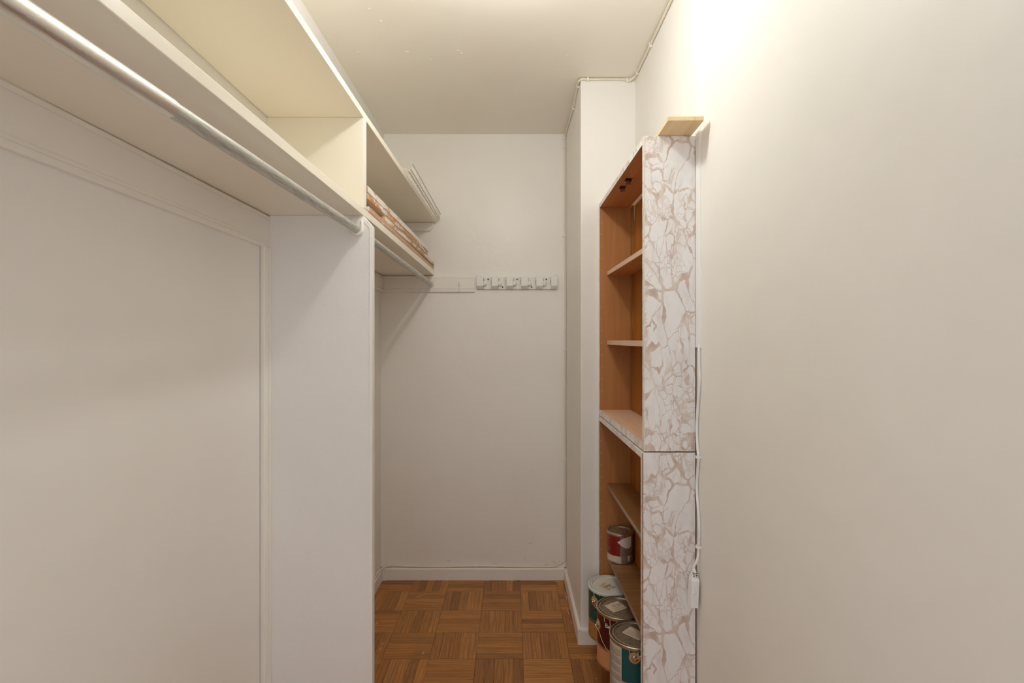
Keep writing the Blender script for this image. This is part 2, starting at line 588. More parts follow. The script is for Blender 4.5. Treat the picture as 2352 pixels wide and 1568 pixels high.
# baseboards
bh = 0.062
def basepoly(face, wall):
    s_ = 1 if wall > face else -1
    return [(face, -0.01), (face, bh - 0.006), (face + s_ * 0.004, bh), (wall + s_ * 0.002, bh), (wall + s_ * 0.002, -0.01)]
struct(MB().prism(basepoly(YB - 0.013, YB), XL, XC, 'x', M['trim']).build('baseboard_back'))
struct(MB().prism(basepoly(XL + 0.012, XL), YP + 0.024, YB, 'y', M['trim']).build('baseboard_left'))
bb = MB().prism(basepoly(XC - 0.013, XC), YC - 0.013, YB, 'y', M['trim'])
bb.prism(basepoly(YC - 0.013, YC), XC + 0.002, 0.358, 'x', M['trim'])
struct(bb.build('baseboard_right'))

# ------------------------------------------------------------------ parquet, strip by strip
T = 0.1855
x_ref, y_ref = 0.0435, 2.6155
def strip_mesh(L, Wd):
    bm = bmesh.new()
    bmesh.ops.create_cube(bm, size=1.0)
    for v in bm.verts:
        v.co = Vector((v.co.x * L, v.co.y * Wd, -0.00375 + v.co.z * 0.0075))
        if v.co.z > -0.001:
            v.co.x -= math.copysign(0.00025, v.co.x); v.co.y -= math.copysign(0.00025, v.co.y)
    me = bpy.data.meshes.new('parquet_strip'); bm.to_mesh(me); bm.free()
    me.materials.append(M['oak'])
    return me
cache = {}
stuff = MB(); stuff_v = MB()
XMIN, XMAX, YMAX = XL, XR, YB - 0.012
n_strips = 0
for r in range(0, 19):
    ty1 = y_ref + T - r * T; ty0 = ty1 - T
    for c in range(-4, 4):
        tx0 = x_ref + (c - 1) * T; tx1 = tx0 + T
        vert = (c + r) % 2 == 0
        for k in range(5):
            w = T / 5
            if vert: x0, x1, y0, y1 = tx0 + k * w, tx0 + (k + 1) * w, ty0, ty1
            else: x0, x1, y0, y1 = tx0, tx1, ty0 + k * w, ty0 + (k + 1) * w
            x0, x1, y1, y0 = max(x0, XMIN), min(x1, XMAX), min(y1, YMAX), max(y0, YF)
            if x1 - x0 < 0.006 or y1 - y0 < 0.006: continue
            g = 0.0002
            x0 += g; x1 -= g; y0 += g; y1 -= g
            if k == 0 and vert: x0 += g
            if k == 0 and not vert: y0 += g
            cx, cy = (x0 + x1) / 2, (y0 + y1) / 2
            dz = random.uniform(-0.0006, 0.0)
            visible = r <= 5 and cx < 0.47
            if visible:
                L_, W_ = ((y1 - y0), (x1 - x0)) if vert else ((x1 - x0), (y1 - y0))
                key = (round(L_, 4), round(W_, 4))
                if key not in cache: cache[key] = strip_mesh(L_, W_)
                o = bpy.data.objects.new('parquet_strip', cache[key])
                col.objects.link(o)
                o.parent = fl
                o.location = (cx, cy, dz)
                if vert: o.rotation_euler = (0, 0, PI / 2)
                n_strips += 1
            else:
                if vert: stuff_v.box(y0, y1, -x1, -x0, -0.0075, dz, M['oak'])
                else: stuff.box(x0, x1, y0, y1, -0.0075, dz, M['oak'])
so = stuff.build('parquet_surround', fl); so['kind'] = 'stuff'
so = stuff_v.build('parquet_surround', fl); so['kind'] = 'stuff'; so.rotation_euler = (0, 0, PI / 2)

# dried white paint on the floor
def fpt(px, py, z=0.0): # floor point under an image point, used to look up real places
    Y = F * (CH - z) / (py - 784.0)
    return ((px - 1176.0) * Y / F, Y)
b = MB()
def splat(cx, cy, rx, ry, rot=0.0, z=0.0004):
    n = 10; pts = []
    for k in range(n):
        a = 2 * PI * k / n; q = random.uniform(0.6, 1.15)
        x, y = rx * q * math.cos(a), ry * q * math.sin(a)
        pts.append((cx + x * math.cos(rot) - y * math.sin(rot), cy + x * math.sin(rot) + y * math.cos(rot)))
    b.prism(pts, z - 0.0005, z, 'z', M['spot'])
for (px, py, rx, ry, rt) in [(965, 1368, .022, .0016, .5), (977, 1363, .005, .003, 0), (866, 1430, .002, .012, .1), (873, 1490, .0015, .014, -.2), (878, 1478, .008, .0015, .6),
                             (1070, 1458, .003, .004, 0), (1072, 1461, .004, .002, 0), (956, 1411, .007, .0012, .3), (971, 1500, .007, .0018, .2), (973, 1497, .002, .004, 0),
                             (1280, 1335, .018, .0015, .1), (1300, 1370, .0018, .03, .1), (1305, 1405, .0016, .03, .05), (1312, 1430, .0015, .02, 0), (880, 1333, .02, .0018, 0),
                             (1175, 1333, .03, .0012, 0), (1120, 1333, .02, .001, 0), (995, 1389, .01, .0012, 0), (1148, 1370, .0015, .0015, 0), (1370, 1558, .003, .002, 0), (1338, 1537, .0015, .0015, 0)]:
    x, y = fpt(px, py)
    splat(x, min(y, YB - 0.02), rx, ry, rt)
so = b.build('paint_spot', fl); so['kind'] = 'stuff'

# thin cracks and scuffs in the back wall and baseboard, paint drips on the ceiling
b = MB()
for (px, py, L_, a) in [(1221, 1081, .012, 1.55), (1221, 1091, .005, 1.5), (1135, 1099, .006, .0), (1180, 1099, .008, .1), (1180, 1104, .003, 1.3), (1210, 1098, .008, .05), (1233, 1183, .008, 1.4),
                        (1161, 1173, .004, 1.6), (1161, 1179, .003, 1.4), (1218, 1247, .02, -.06), (1030, 1287, .02, -.2), (1138, 1293, .03, -.1), (1206, 1283, .012, 0), (1255, 1296, .03, .1), (1272, 1290, .02, .5), (1276, 1293, .02, .7),
                        (1285, 1288, .012, .9), (1268, 1299, .016, .1)]:
    x = (px - 1176) * YB / F; z = CH - (py - 784) * YB / F
    dx, dz = math.cos(a) * L_ / 2, math.sin(a) * L_ / 2
    nx, nz = -math.sin(a) * 0.0007, math.cos(a) * 0.0007
    pts = [(x - dx, z - dz), (x + nx, z + nz), (x + dx, z + dz), (x - nx, z - nz)]
    b.prism(pts, YB - 0.0004, YB + 0.001, 'y', M['scuff'])
so = b.build('crack', wb); so['kind'] = 'stuff'
b = MB()
for k, (px, py) in enumerate([(847, 19), (822, 118), (858, 190), (985, 121), (1052, 116), (1060, 122), (990, 136), (935, 119), (1303, 128), (1345, 142), (1305, 244), (1025, 180), (875, 48)]):
    Y = F * (ZC - CH) / (784 - py); x = (px - 1176) * Y / F
    b.sphere((x, Y, ZC), random.uniform(.0022, .0040), M['ceil'], 10, 6, (random.uniform(1, 2), .6, .5))
cei = bpy.data.objects['ceiling']
so = b.build('paint_drip', cei, smooth=True); so['kind'] = 'stuff'

# ------------------------------------------------------------------ ceiling lamp (just above the frame)
lx, ly, lz = LAMP_POS
t = thing('ceiling_lamp', 'round bare globe bulb in ceramic holder on the closet ceiling', 'lamp', (lx, ly, ZC))
MB().lathe([(0, 0), (.062, 0), (.062, -.008), (.05, -.022), (.036, -.034), (.03, -.06), (.026, -.075), (.0, -.075)], (lx, ly, ZC), M['ceramic'], 40).build('lamp_base', t, smooth=True)
rb = 0.0405
MB().sphere((lx, ly, lz), rb, M['bulb'], 40, 20).lathe([(.02, .04), (.018, .095), (0, .095)], (lx, ly, lz), M['ceramic'], 24).build('bulb', t, smooth=True)

# ------------------------------------------------------------------ shelves of the left bays
def shelf_piece(name, label, stations, xl, cut=None, m=M['shelf']):
    """stations: (y, x_front, z_bottom, z_top)"""
    vs_, fs = [], []
    for (y, xf, zb, zt) in stations:
        vs_ += [(xl, y, zb), (xf, y, zb), (xf, y, zt), (xl, y, zt)]
    for i in range(len(stations) - 1):
        o = i * 4
        for k in range(4):
            k2 = (k + 1) % 4
            fs.append((o + k, o + k2, o + 4 + k2, o + 4 + k))
    fs.append((3, 2, 1, 0)); e = (len(stations) - 1) * 4
    fs.append((e, e + 1, e + 2, e + 3))
    bm_ = MB(); bm_.add(vs_, fs, m)
    return bm_
b = shelf_piece('', '', [(YF, -.423, CH + .6315, CH + .6515), (.97, -.421, CH + .6315, CH + .651), (YP, -.4175, CH + .6305, CH + .650), (YB - .001, -.3975, CH + .6225, CH + .6435)], XL + 0.0025)
tag(b.build('closet_shelf', bevel=0.0015), 'long cream painted top shelf running under the ceiling to the back wall', 'shelf')
b = shelf_piece('', '', [(YF, -.426, CH + .3500, CH + .370), (.6, -.425, CH + .3500, CH + .371), (YP - 0.3, -.4195, CH + .3535, CH + .3745), (YP, -.4175, CH + .3545, CH + .3765), (YB - .001, -.4100, CH + .3475, CH + .3755)], XL + 0.0005)
tag(b.build('closet_shelf', bevel=0.0015), 'long cream painted lower shelf above the two hanging rods', 'shelf')
b = MB().box(XL, -.4185, YP + .0005, YP + .0255, CH + .3766, CH + .6303, M['shelf'])
b.box(-.4185, -.4165, YP + .001, YP + .0262, CH + .3766, CH + .6303, M['trim'])
tag(b.build('shelf_divider', bevel=0.001), 'cream upright board dividing the space between the two long shelves', 'divider')

# ------------------------------------------------------------------ closet rods
t = thing('closet_rod', 'shiny metal hanging rod in the near bay, in front of the partition', 'rod', (-.436, YP, 1.56))
def rz(y): return 1.5646 - 0.021 * (YP - y)
y_join = .665
b = MB().tube([(-.436, y, rz(y)) for y in (-.74, y_join)], .0125, M['chrome'], 32); b.build('outer_tube', t, smooth=True)
b = MB().tube([(-.436, y_join - .02, rz(y_join - .02)), (-.436, YP - .001, rz(YP))], .0113, M['galv'], 32); b.build('inner_tube', t, smooth=True)
def socket(x, z, y_wall, m, tt, sgn=-1, r=.0185, top=.035):
    """U-shaped rod socket: a flat plate on the wall with a raised cup"""
    b = MB()
    pl_ = [(x - r, z + top)] + [(x + r * math.cos(a), z + r * math.sin(a)) for a in [PI + PI * k / 14 for k in range(15)]] + [(x + r, z + top)]
    b.prism(pl_, y_wall, y_wall + sgn * .004, 'y', m)
    # raised rim
    ri = r - .0045
    path = [(x - ri, y_wall + sgn * .008, z + top - .012)] + [(x + ri * math.cos(a), y_wall + sgn * .008, z + ri * math.sin(a)) for a in [PI + PI * k / 14 for k in range(15)]] + [(x + ri, y_wall + sgn * .008, z + top - .012)]
    b.tube(path, .0035, m, 8)
    b.prism([(x - ri, z + top - .004)] + [(x + ri * math.cos(a), z + ri * math.sin(a)) for a in [PI + PI * k / 14 for k in range(15)]] + [(x + ri, z + top - .004)], y_wall + sgn * .003, y_wall + sgn * .0085, 'y', m)
    o = b.build('rod_socket', tt, smooth=True, bevel=0.0008)
    return o
socket(-.434, 1.5635, YP - .0012, M['trim'], t)
t = thing('closet_rod', 'dull metal hanging rod in the far bay, ending at the back cleat', 'rod', (-.424, YB - .02, 1.55))
b = MB().tube([(-.4235, YP + .0245, 1.5555), (-.4235, YB - .014, 1.5510)], .0108, M['galv'], 32); b.build('tube', t, smooth=True)
socket(-.4235, 1.551, YB - .0125, M['trim'], t, r=.0165, top=.028)

# hook on the back cleat
t = thing('coat_hook', 'small painted double prong hook on the back cleat', 'hook', ((1056 - 1176) * YB / F, YB - .013, 1.535))
hx_ = (1056 - 1176) * YB / F; hy = YB - .0135
MB().box(hx_ - .005, hx_ + .005, hy - .002, hy + .002, 1.522, 1.553, M['trim']).build('plate', t, bevel=.001)
MB().tube(catmull([(hx_, hy, 1.545), (hx_, hy - .016, 1.543), (hx_, hy - .026, 1.551), (hx_, hy - .027, 1.560)]), .0018, M['trim'], 8).build('prong', t, smooth=True)
MB().tube(catmull([(hx_ - .003, hy, 1.530), (hx_, hy - .012, 1.512), (hx_, hy - .022, 1.508), (hx_, hy - .028, 1.520)]), .0022, M['trim'], 8).build('prong', t, smooth=True)
MB().sphere((hx_, hy - .027, 1.561), .003, M['trim'], 12, 8).build('knob', t, smooth=True)

# ------------------------------------------------------------------ old boards stacked on the lower shelf, far bay
def board(name, label, y0, y1, xf0, xf1, zb0, zb1, th, width, m, end_m, under, parent=None, cat='board'):
    n = 14
    vs_, fs, ms = [], [], []
    for i in range(n + 1):
        k = i / n; y = y0 + (y1 - y0) * k; xf = xf0 + (xf1 - xf0) * k; zb = zb0 + (zb1 - zb0) * k
        j = random.uniform(-.0008, .0008)
        vs_ += [(xf - width, y, zb), (xf + j, y, zb + abs(j)), (xf + j * .5, y, zb + th), (xf - width, y, zb + th)]
    for i in range(n):
        o = i * 4
        for k in range(4):
            k2 = (k + 1) % 4
            fs.append((o + k, o + k2, o + 4 + k2, o + 4 + k))
            ms.append([under, m, m, under][k])
    fs.append((3, 2, 1, 0)); ms.append(end_m)
    e = n * 4; fs.append((e, e + 1, e + 2, e + 3)); ms.append(end_m)
    b = MB(); b.add(vs_, fs, ms)
    return tag(b.build(name, bevel=0.0015), label, cat, 'old boards stacked on the lower shelf')
board('wood_board', 'bare brown board at the bottom of the stack, resting directly on the shelf', 1.52, 2.738, -.4150, -.4105, 1.6265, 1.6256, .0165, .150, M['peel_c'], M['peel_d'], M['board_cream'])
board('wood_board', 'shorter peeling brown board, second from the bottom of the stack', 1.714, 2.740, -.4150, -.4080, 1.6435, 1.6505, .0170, .120, M['peel_d'], M['peel_c'], M['board_cream'])
board('wood_board', 'torn orange-brown board directly beneath the topmost white one', 1.515, 2.605, -.4185, -.4185, 1.6640, 1.6810, .0180, .170, M['peel_b'], M['peel_c'], M['board_cream'])
board('wood_board', 'topmost board of the stack with flaking white painted edge', 1.515, 2.608, -.4180, -.4190, 1.6830, 1.7000, .0190, .165, M['peel_a'], M['peel_c'], M['board_cream'])

# ------------------------------------------------------------------ ventilated wire shelf lying on the top shelf
t = thing('wire_rack', 'grey coated wire rack lying on the far end of the top shelf', 'rack', (-.45, 2.35, CH + .645))
wy0, wy1 = 1.955, 2.738
zs = CH + .6535
for i, (x, z, y0_) in enumerate([(-.3745, CH + .668, wy0), (-.3775, CH + .6435 - .001, wy0 - .01), (-.3885, CH + .6435 - .003, wy0 + .01)]):
    MB().tube([(x, y0_, z), (x, wy1, z)], .0022, M['wire'], 8).sphere((x, y0_, z), .0028, M['wire'], 10, 6).build('long_wire', t, smooth=True)
for x in (-.46, -.56, -.64):
    MB().tube([(x, wy0, zs - .003), (x, wy1, zs - .003)], .0022, M['wire'], 8).build('long_wire', t, smooth=True)
y = wy0 + .02; cw = None
while y < wy1:
    if cw is None:
        cw = MB().tube([(-.65, y, zs), (-.400, y, zs), (-.388, y, CH + .6455), (-.3775, y, CH + .6455), (-.3745, y, CH + .668)], .0014, M['wire'], 6).build('cross_wire', t, smooth=True)
        y_first = y
    else:
        o = cw.copy(); col.objects.link(o); o.parent = t; o.location = (0, y - y_first, 0)
    y += .0235

# ------------------------------------------------------------------ broom holder on the back wall
bx0, bx1 = (1094 - 1176) * YB / F, (1281 - 1176) * YB / F
t = thing('broom_holder', 'pale grey plastic broom holder with five rolling ball slots on the back wall', 'broom holder', ((bx0 + bx1) / 2, YB, 1.53))
def bz(zy): return CH + (784 - (600 + zy / 8.4)) * 2.72 / F
def bxp(zx): return (1060 + zx / 8.4 - 1176) * 2.715 / F
zt_, zb_, zu_ = bz(297), bz(478), bz(528)
yf_ = YB - .036
b = MB()
b.box(bx0 + .002, bx1 - .002, YB - .012, YB, zu_, zt_ + .001, M['plastic'])
b.build('back_plate', t, bevel=.002)
slots = [(425, 575), (712, 862), (1000, 1150), (1287, 1437), (1580, 1728)]
blocks = [(288, 425), (575, 712), (862, 1000), (1150, 1287), (1437, 1580), (1728, 1858)]
for i, (a, c) in enumerate(blocks):
    xa, xc = bxp(a), bxp(c)
    b = MB()
    if i in (0, 5):
        ear = bz(262); mid = bz(300)
        if i == 0: poly = [(xa + .002, zb_), (xc, zb_), (xc, mid), (xa + .018, ear - .002), (xa + .010, ear), (xa + .003, ear - .001), (xa, ear - .006), (xa, zb_ + .004)]
        else: poly = [(xa, zb_), (xc - .002, zb_), (xc, zb_ + .004), (xc, ear - .006), (xc - .003, ear - .001), (xc - .010, ear), (xc - .018, ear - .003), (xa, mid)]
        b.prism(poly, yf_, YB - .002, 'y', M['plastic'])
    else:
        b.box(xa, xc, yf_, YB - .002, zb_, zt_, M['plastic'])
    b.build('block', t, bevel=.0025, smooth=True)
# bottom lip under all blocks (bevelled towards the wall)
b = MB().prism([(yf_ + .001, zb_ + .003), (yf_ + .004, zb_ - .001), (YB - .016, zu_), (YB, zu_), (YB, zb_ + .003)], bx0 + .003, bx1 - .003, 'x', M['plastic'])
for (a, c) in blocks:
    xa, xc = bxp(a) + (.001 if a == 288 else 0), bxp(c) - (.001 if c == 1858 else 0)
    MB().prism([(yf_ + .0005, zb_ + .003), (yf_ + .004, zb_ - .002), (YB - .014, zu_), (YB, zu_), (YB, zb_ + .003)], xa, xc, 'x', M['plastic']).build('lower_lip', t, bevel=.0005)
for i, (a, c) in enumerate(slots):
    xa, xc = bxp(a), bxp(c)
    # curved hollow between the blocks
    n = 10
    poly = [(xa, YB - .001)] + [(xa + (xc - xa) * k / n, YB - .012 - .006 * (2 * k / n - 1) ** 2 * 1.0 - .001) for k in range(n + 1)] + [(xc, YB - .001)]
    MB().prism(poly, zu_ + .001, zt_ - .001, 'z', M['plastic']).build('groove', t, smooth=True, sharp=.9)
    # dark openings in the block sides
    MB().box(xc - .0012, xc + .0005, yf_ + .010, YB - .016, bz(440), bz(355), M['dark']).build('opening', t)
    b = MB().box(xa - .0005, xa + .0012, yf_ + .007, YB - .015, bz(490), bz(330), M['dark'])
    b.build('opening', t)
    MB().sphere((xa + .0040, yf_ + .0155, bz(425)), .0145, M['ball'], 28, 16).build('ball', t, smooth=True)
    sx, sz = [(510, 340), (792, 488), (1075, 340), (1357, 490), (1640, 340)][i]
    hxx = bxp(sx)
    MB().lathe([(0, 0), (.0032, 0), (.0032, .004), (0, .004)], (0, 0, 0), M['dark'], 16).build('screw_hole', t)
for o in [o for o in t.children if o.name.startswith('screw_hole')]:
    i = int(o.name.split('.')[1]) if '.' in o.name else 0
    sx, sz = [(510, 340), (792, 488), (1075, 340), (1357, 490), (1640, 340)][i]
    o.data.transform(Matrix.Translation(t.location))      # mesh was offset by the parent; bring it back to its own centre
    o.rotation_euler = (PI / 2, 0, 0)
    o.location = Vector((bxp(sx), YB - .0135, bz(sz))) - t.location

# ------------------------------------------------------------------ bookcases
def bookcase(kind):
    up = kind == 'upper'
    if up:
        z0, z1 = .9465, 1.8176
        xn, xf = .3645, .3600      # front x at near and far end
    else:
        z0, z1 = 0.0, .9430
        xn, xf = .3600, .3585
    y0, y1 = 1.443, YC - .002
    xb = .5065
    ts = .0185
    def fx(y): return xn + (xf - xn) * (y - y0) / (y1 - y0)
    lab = ('upper bookcase with grey and white marbled side, two pale shelves and open back gap' if up else
           'lower bookcase with marbled side and dark shelves, standing on the floor beneath the other')
    t = thing('bookcase', lab, 'bookcase', (.43, (y0 + y1) / 2, z0))
    # near side: marbled outside, brown inside
    def sp(ya, yb, outer, name, zlo, zhi):
        f = {'-x': M['marble'], '-y': M['marble'] if outer == '-y' else M['brown'], '+y': M['marble'] if outer == '+y' else M['brown'], '+z': M['marble']}
        p = [(fx(ya), ya, zlo), (xb, ya, zlo), (xb, yb, zlo), (fx(yb), yb, zlo), (fx(ya), ya, zhi), (xb, ya, zhi), (xb, yb, zhi), (fx(yb), yb, zhi)]
        return MB().hexa(p, M['brown'], f).build(name, t, bevel=.0006)
    sd = sp(y0, y0 + ts, '-y', 'side_panel', z0, z1)
    # wooden edge lipping showing beside the marbled sheet
    MB().box(fx(y0) - .0008, fx(y0) + .0022, y0 - .0008, y0 + .001, z0 + .001, z1 - .001, M['oldedge'] if not up else M['board_cream']).build('lipping', sd)
    sp(y1 - ts, y1, '+y', 'side_panel', z0, z1)
    # top and bottom
    def hp(zlo, zhi, name, mtop, munder, xback=.4865, edge=M['marble']):
        ya, yb = y0 + ts, y1 - ts
        p = [(fx(ya) + .0003, ya, zlo), (xback, ya, zlo), (xback, yb, zlo), (fx(yb) + .0003, yb, zlo), (fx(ya) + .0003, ya, zhi), (xback, ya, zhi), (xback, yb, zhi), (fx(yb) + .0003, yb, zhi)]
        return MB().hexa(p, munder, {'+z': mtop, '-x': edge}).build(name, t, bevel=.0004)
    hp(z1 - .0175, z1, 'top_panel', M['marble'], M['brown_y'], xback=.4835 if up else .4865)
    if up:
        hp(z0, z0 + .0235, 'bottom_panel', M['ply'], M['brown'])
    else:
        hp(.088, .108, 'bottom_panel', M['oldshelf'], M['brown'])
        MB().box(.415, .430, y0 + ts, y1 - ts, 0.0, .088, M['brown']).build('plinth', t)
    # back
    ya, yb = y0 + ts, y1 - ts
    if up:
        # main back: far end has a rough strip; the panel has come loose and leans in at the top
        bm_ = MB().box(.4868, .497, yb - .037, yb, z0 + .0236, z1 - .0177, M['chip'])
        bm_.build('back_strip', t)
        zt2 = 1.788
        MB().prism([(ya + .0005, z0 + .0235), (2.108, z0 + .0235), (2.108, 1.62), (2.066, zt2), (ya + .0005, zt2)], .4872, .4925, 'x', M['amber']).build('back_panel', t)
        q = [(.4935, ya + .002, 1.45), (.4985, ya + .002, 1.45), (.4985, yb - .031, 1.45), (.4935, yb - .031, 1.45),
             (.4935, ya + .002, 1.814), (.4985, ya + .002, 1.814), (.4985, yb - .031, 1.814), (.4935, yb - .031, 1.814)]
        o2 = MB().hexa(q, M['board_cream']).build('wall_stand_in', t)  # added board; its cream stands in for the lit wall behind the gap
        o2['label'] = 'added cream board standing in for the lit wall behind the loose back panel'
        b = MB()
        for (yy, zz) in [(1.80, 1.690), (1.95, .995)]:
            b.lathe([(0, 0), (.006, 0), (.006, .002), (0, .002)], (0, 0, 0), M['hole'], 12)
            n0 = len(b.v) - (2 + 24)
            xx = .4872
            for i in range(n0, len(b.v)):
                x_, y_, z_ = b.v[i]
                b.v[i] = (xx - z_ + .0005, yy + y_, zz + x_)
            b.build('screw', t); b = MB()
    else:
        MB().box(.4865, .492, ya, yb, .108, z1 - .0175, M['amber']).build('back_panel', t)
    # shelves
    def shelf(ztf, ztn, th, m_top, m_un, m_edge, x_in=.3905, lab_=None):
        a, c = ya + .0006, yb - .0006
        p = [(x_in, a, ztn - th), (.4860, a, ztn - th), (.4860, c, ztf - th), (x_in, c, ztf - th), (x_in, a, ztn), (.4860, a, ztn), (.4860, c, ztf), (x_in, c, ztf)]
        if up and ztf > 1.4:
            p = [(min(x, .4855), y_, z_) for (x, y_, z_) in p]
        o = MB().hexa(p, m_un, {'+z': m_top, '-x': m_edge}).build('shelf', t, bevel=.0006)
        if lab_: o['label'] = lab_
        return o
    if up:
        shelf(1.537, 1.528, .0165, M['ply'], M['brown_y'], M['plyedge'])
        shelf(1.2545, 1.2520, .0175, M['ply'], M['brown_y'], M['plyedge'])
        # two roller catches under the top
        for (cx, cy) in [(.394, 1.775), (.392, 1.862)]:
            zc = z1 - .0175
            c_ = MB().box(cx - .011, cx + .013, cy - .018, cy + .018, zc - .0015, zc, M['catchm'])
            ob = c_.build('roller_catch', t, bevel=.0006)
            MB().tube([(cx - .009, cy, zc - .009), (cx + .009, cy, zc - .009)], .0085, M['catchm'], 16).build('roller', ob, smooth=True)
            MB().tube([(cx - .012, cy, zc - .009), (cx + .012, cy, zc - .009)], .0035, M['tin'], 10).build('pin', ob, smooth=True)
    else:
        shelf(.668, .668, .0165, M['oldshelf'], M['oldshelf'], M['oldedge'])
        shelf(.3775, .3880, .0165, M['oldshelf'], M['oldshelf'], M['oldedge'])
    # shelf pin holes in the far side
    b = MB()
    zz = z0 + .10
    while zz < z1 - .03:
        for xx in (fx(yb) + .0085,):
            n0 = len(b.v)
            b.lathe([(.0022, 0), (.0014, .0006), (0, .0006)], (0, 0, 0), M['pine'], 8)
            b.lathe([(.0012, .0008), (0, .0008)], (0, 0, 0), M['hole'], 8)
            for i in range(n0, len(b.v)):
                x_, y_, z_ = b.v[i]
                b.v[i] = (xx + x_, yb - z_, zz + y_)
        zz += .0495
    o = b.build('pin_hole', t); o['kind'] = 'stuff'
    return t
bookcase('lower')
bookcase('upper')

# loose pine board lying across the top of the upper bookcase
zb_ = 1.8182
t = thing('pine_board', 'short raw pine board lying on top of the upper bookcase, jutting forward', 'board', (.45, 1.45, zb_))
def rotp(x, y, a=-.018, cx=.45, cy=1.45):
    return (cx + (x - cx) * math.cos(a) - (y - cy) * math.sin(a), cy + (x - cx) * math.sin(a) + (y - cy) * math.cos(a))
def pb(x0, x1, y0, y1, z0, z1, m, name):
    p4 = [rotp(x0, y0), rotp(x1, y0), rotp(x1, y1), rotp(x0, y1)]
    return MB().hexa([(x, y, z0) for x, y in p4] + [(x, y, z1) for x, y in p4], m).build(name, t, bevel=.0006)
pb(.4030, .4725, 1.344, 1.60, zb_, zb_ + .0105, M['pine'], 'plank')
pb(.4728, .4955, 1.344, 1.60, zb_, zb_ + .0105, M['pine'], 'plank')

# ------------------------------------------------------------------ paint cans
def can(name, label, cx, cy, z, R, H, mfun, lid_m, ear_ang=None, ear_z=.155, group=None, seg=96):
    t = thing(name, label, 'paint can', (cx, cy, z), group)
    zr = H - .010
    zs_ = [.006, .012, .02, .03, .04, .05, .055, .06, .064, .066, .068, .07, .072, .0735, .075, .077, .079, .081, .09, .1, .12, .14, .16, zr]
    zs_ = [q for q in zs_ if q < zr] + [zr]
    MB().lathe([(R, q) for q in zs_], (cx, cy, z), M['tin'], seg, mfun).build('body', t, smooth=True)
    k = R / .084
    MB().lathe([(0, .003), (R - .004, .003), (R - .003, 0), (R + .0012, 0), (R + .0016, .003), (R + .0012, .0065), (R - .0005, .0066)], (cx, cy, z), M['tin'], 64).build('bottom_rim', t, smooth=True)
    MB().lathe([(R - .0005, zr - .001), (R + .0014, zr - .0005), (R + .0026, zr + .004), (R + .0020, H - .0015), (R - .0005, H), (R - .0045 * k, H - .0008), (R - .0055 * k, H - .006), (R - .009 * k, H - .006)], (cx, cy, z), M['tin'] if lid_m is not M['lid_white'] else M['lid_white'], 64).build('top_rim', t, smooth=True)
    MB().lathe([(R - .0075 * k, H - .0065), (R - .0085 * k, H - .001), (R - .011 * k, H - .0003), (R - .0135 * k, H - .0012), (R - .0150 * k, H - .0050), (R - .020 * k, H - .0055), (R * .45, H - .0050), (0, H - .0050)], (cx, cy, z), lid_m, 64).build('lid', t, smooth=True)
    if ear_ang is not None:
        a = math.radians(ear_ang)
        n_ = Vector((math.cos(a), math.sin(a), 0))
        b = MB()
        b.lathe([(0, 0), (.0175, 0), (.0175, .0022), (0, .0022)], (0, 0, 0), M['tan'], 28)
        b.lathe([(.0095, .0020), (.0092, .006), (.006, .0085), (.0035, .0085), (.003, .0065), (0, .0065)], (0, 0, 0), M['tin'], 24)
        rot = Vector((0, 0, 1)).rotation_difference(n_).to_matrix()
        for i in range(len(b.v)):
            v = rot @ Vector(b.v[i])
            # wrap the flat disc onto the can
            tn = Vector((-n_.y, n_.x, 0)); sd_ = v.dot(tn)
            v = v - n_ * (R - math.sqrt(R * R - sd_ * sd_))
            b.v[i] = (cx + n_.x * (R - .0008) + v.x, cy + n_.y * (R - .0008) + v.y, z + ear_z + v.z)
        b.build('ear', t, smooth=True)
    return t

def ang(a):  # normalise to 0..360
    return a % 360
Z0 = .108
RG, HG = .0835, .191
# green can at the back
tanA, tanB = M['tan2'], M['tan']
def mA(a, z): return tanA if z < .066 else (M['tan'] if .0715 < z < .0735 else M['green'])
tA = can('paint_can', 'dark green gallon paint can with white lid, deepest of the three large cans', .384, 2.046, Z0, RG, HG, mA, M['lid_white'], -145, .150)
def mB(a, z):
    if z < .066 or .068 < z < .07 or .072 < z < .0735: return M['tan']
    return M['maroon']
tB = can('paint_can', 'maroon and tan gallon paint can with taped label on its metal lid', .389, 1.873, Z0, RG, HG, mB, M['tin_dull'], -170, .138)
def mC(a, z):
    a = ang(a)
    if 112 < a < 225:
        # printed text column: rows of fine print
        return M['label_white']
    if z < .078 or .08 < z < .082: return M['tan']
    return M['teal']
tC = can('paint_can', 'teal gallon paint can with white text column, nearest the marbled panel', .4035, 1.7015, Z0, RG, HG, mC, M['tin_dull'], -106, .160)
zq = .3790
def mQ(a, z):
    a = ang(a)
    if z < .030: return M['label_white'] if a < 262 else M['tin_dull']
    return M['red'] if 120 < a < 259 else M['quart_grey']
tQ = can('paint_can', 'small red and grey quart paint can on the lowest dark shelf', .4325, 2.088, zq + .0018, .0512, .117, mQ, M['tin_dull'])

def on_can(cx, cy, z, R, a_deg, h, off=.0006):
    a = math.radians(a_deg)
    return (cx + (R + off) * math.cos(a), cy + (R + off) * math.sin(a), z + h)
def can_patch(t, name, cx, cy, z, R, a0, a1, h0, h1, m, off=.0006, n=12):
    b = MB(); vs_, fs = [], []
    for k in range(n + 1):
        a = a0 + (a1 - a0) * k / n
        vs_ += [on_can(cx, cy, z, R, a, h0, off), on_can(cx, cy, z, R, a, h1, off)]
    for k in range(n): fs.append((2 * k, 2 * k + 2, 2 * k + 3, 2 * k + 1))
    b.add(vs_, fs, m)
    return b
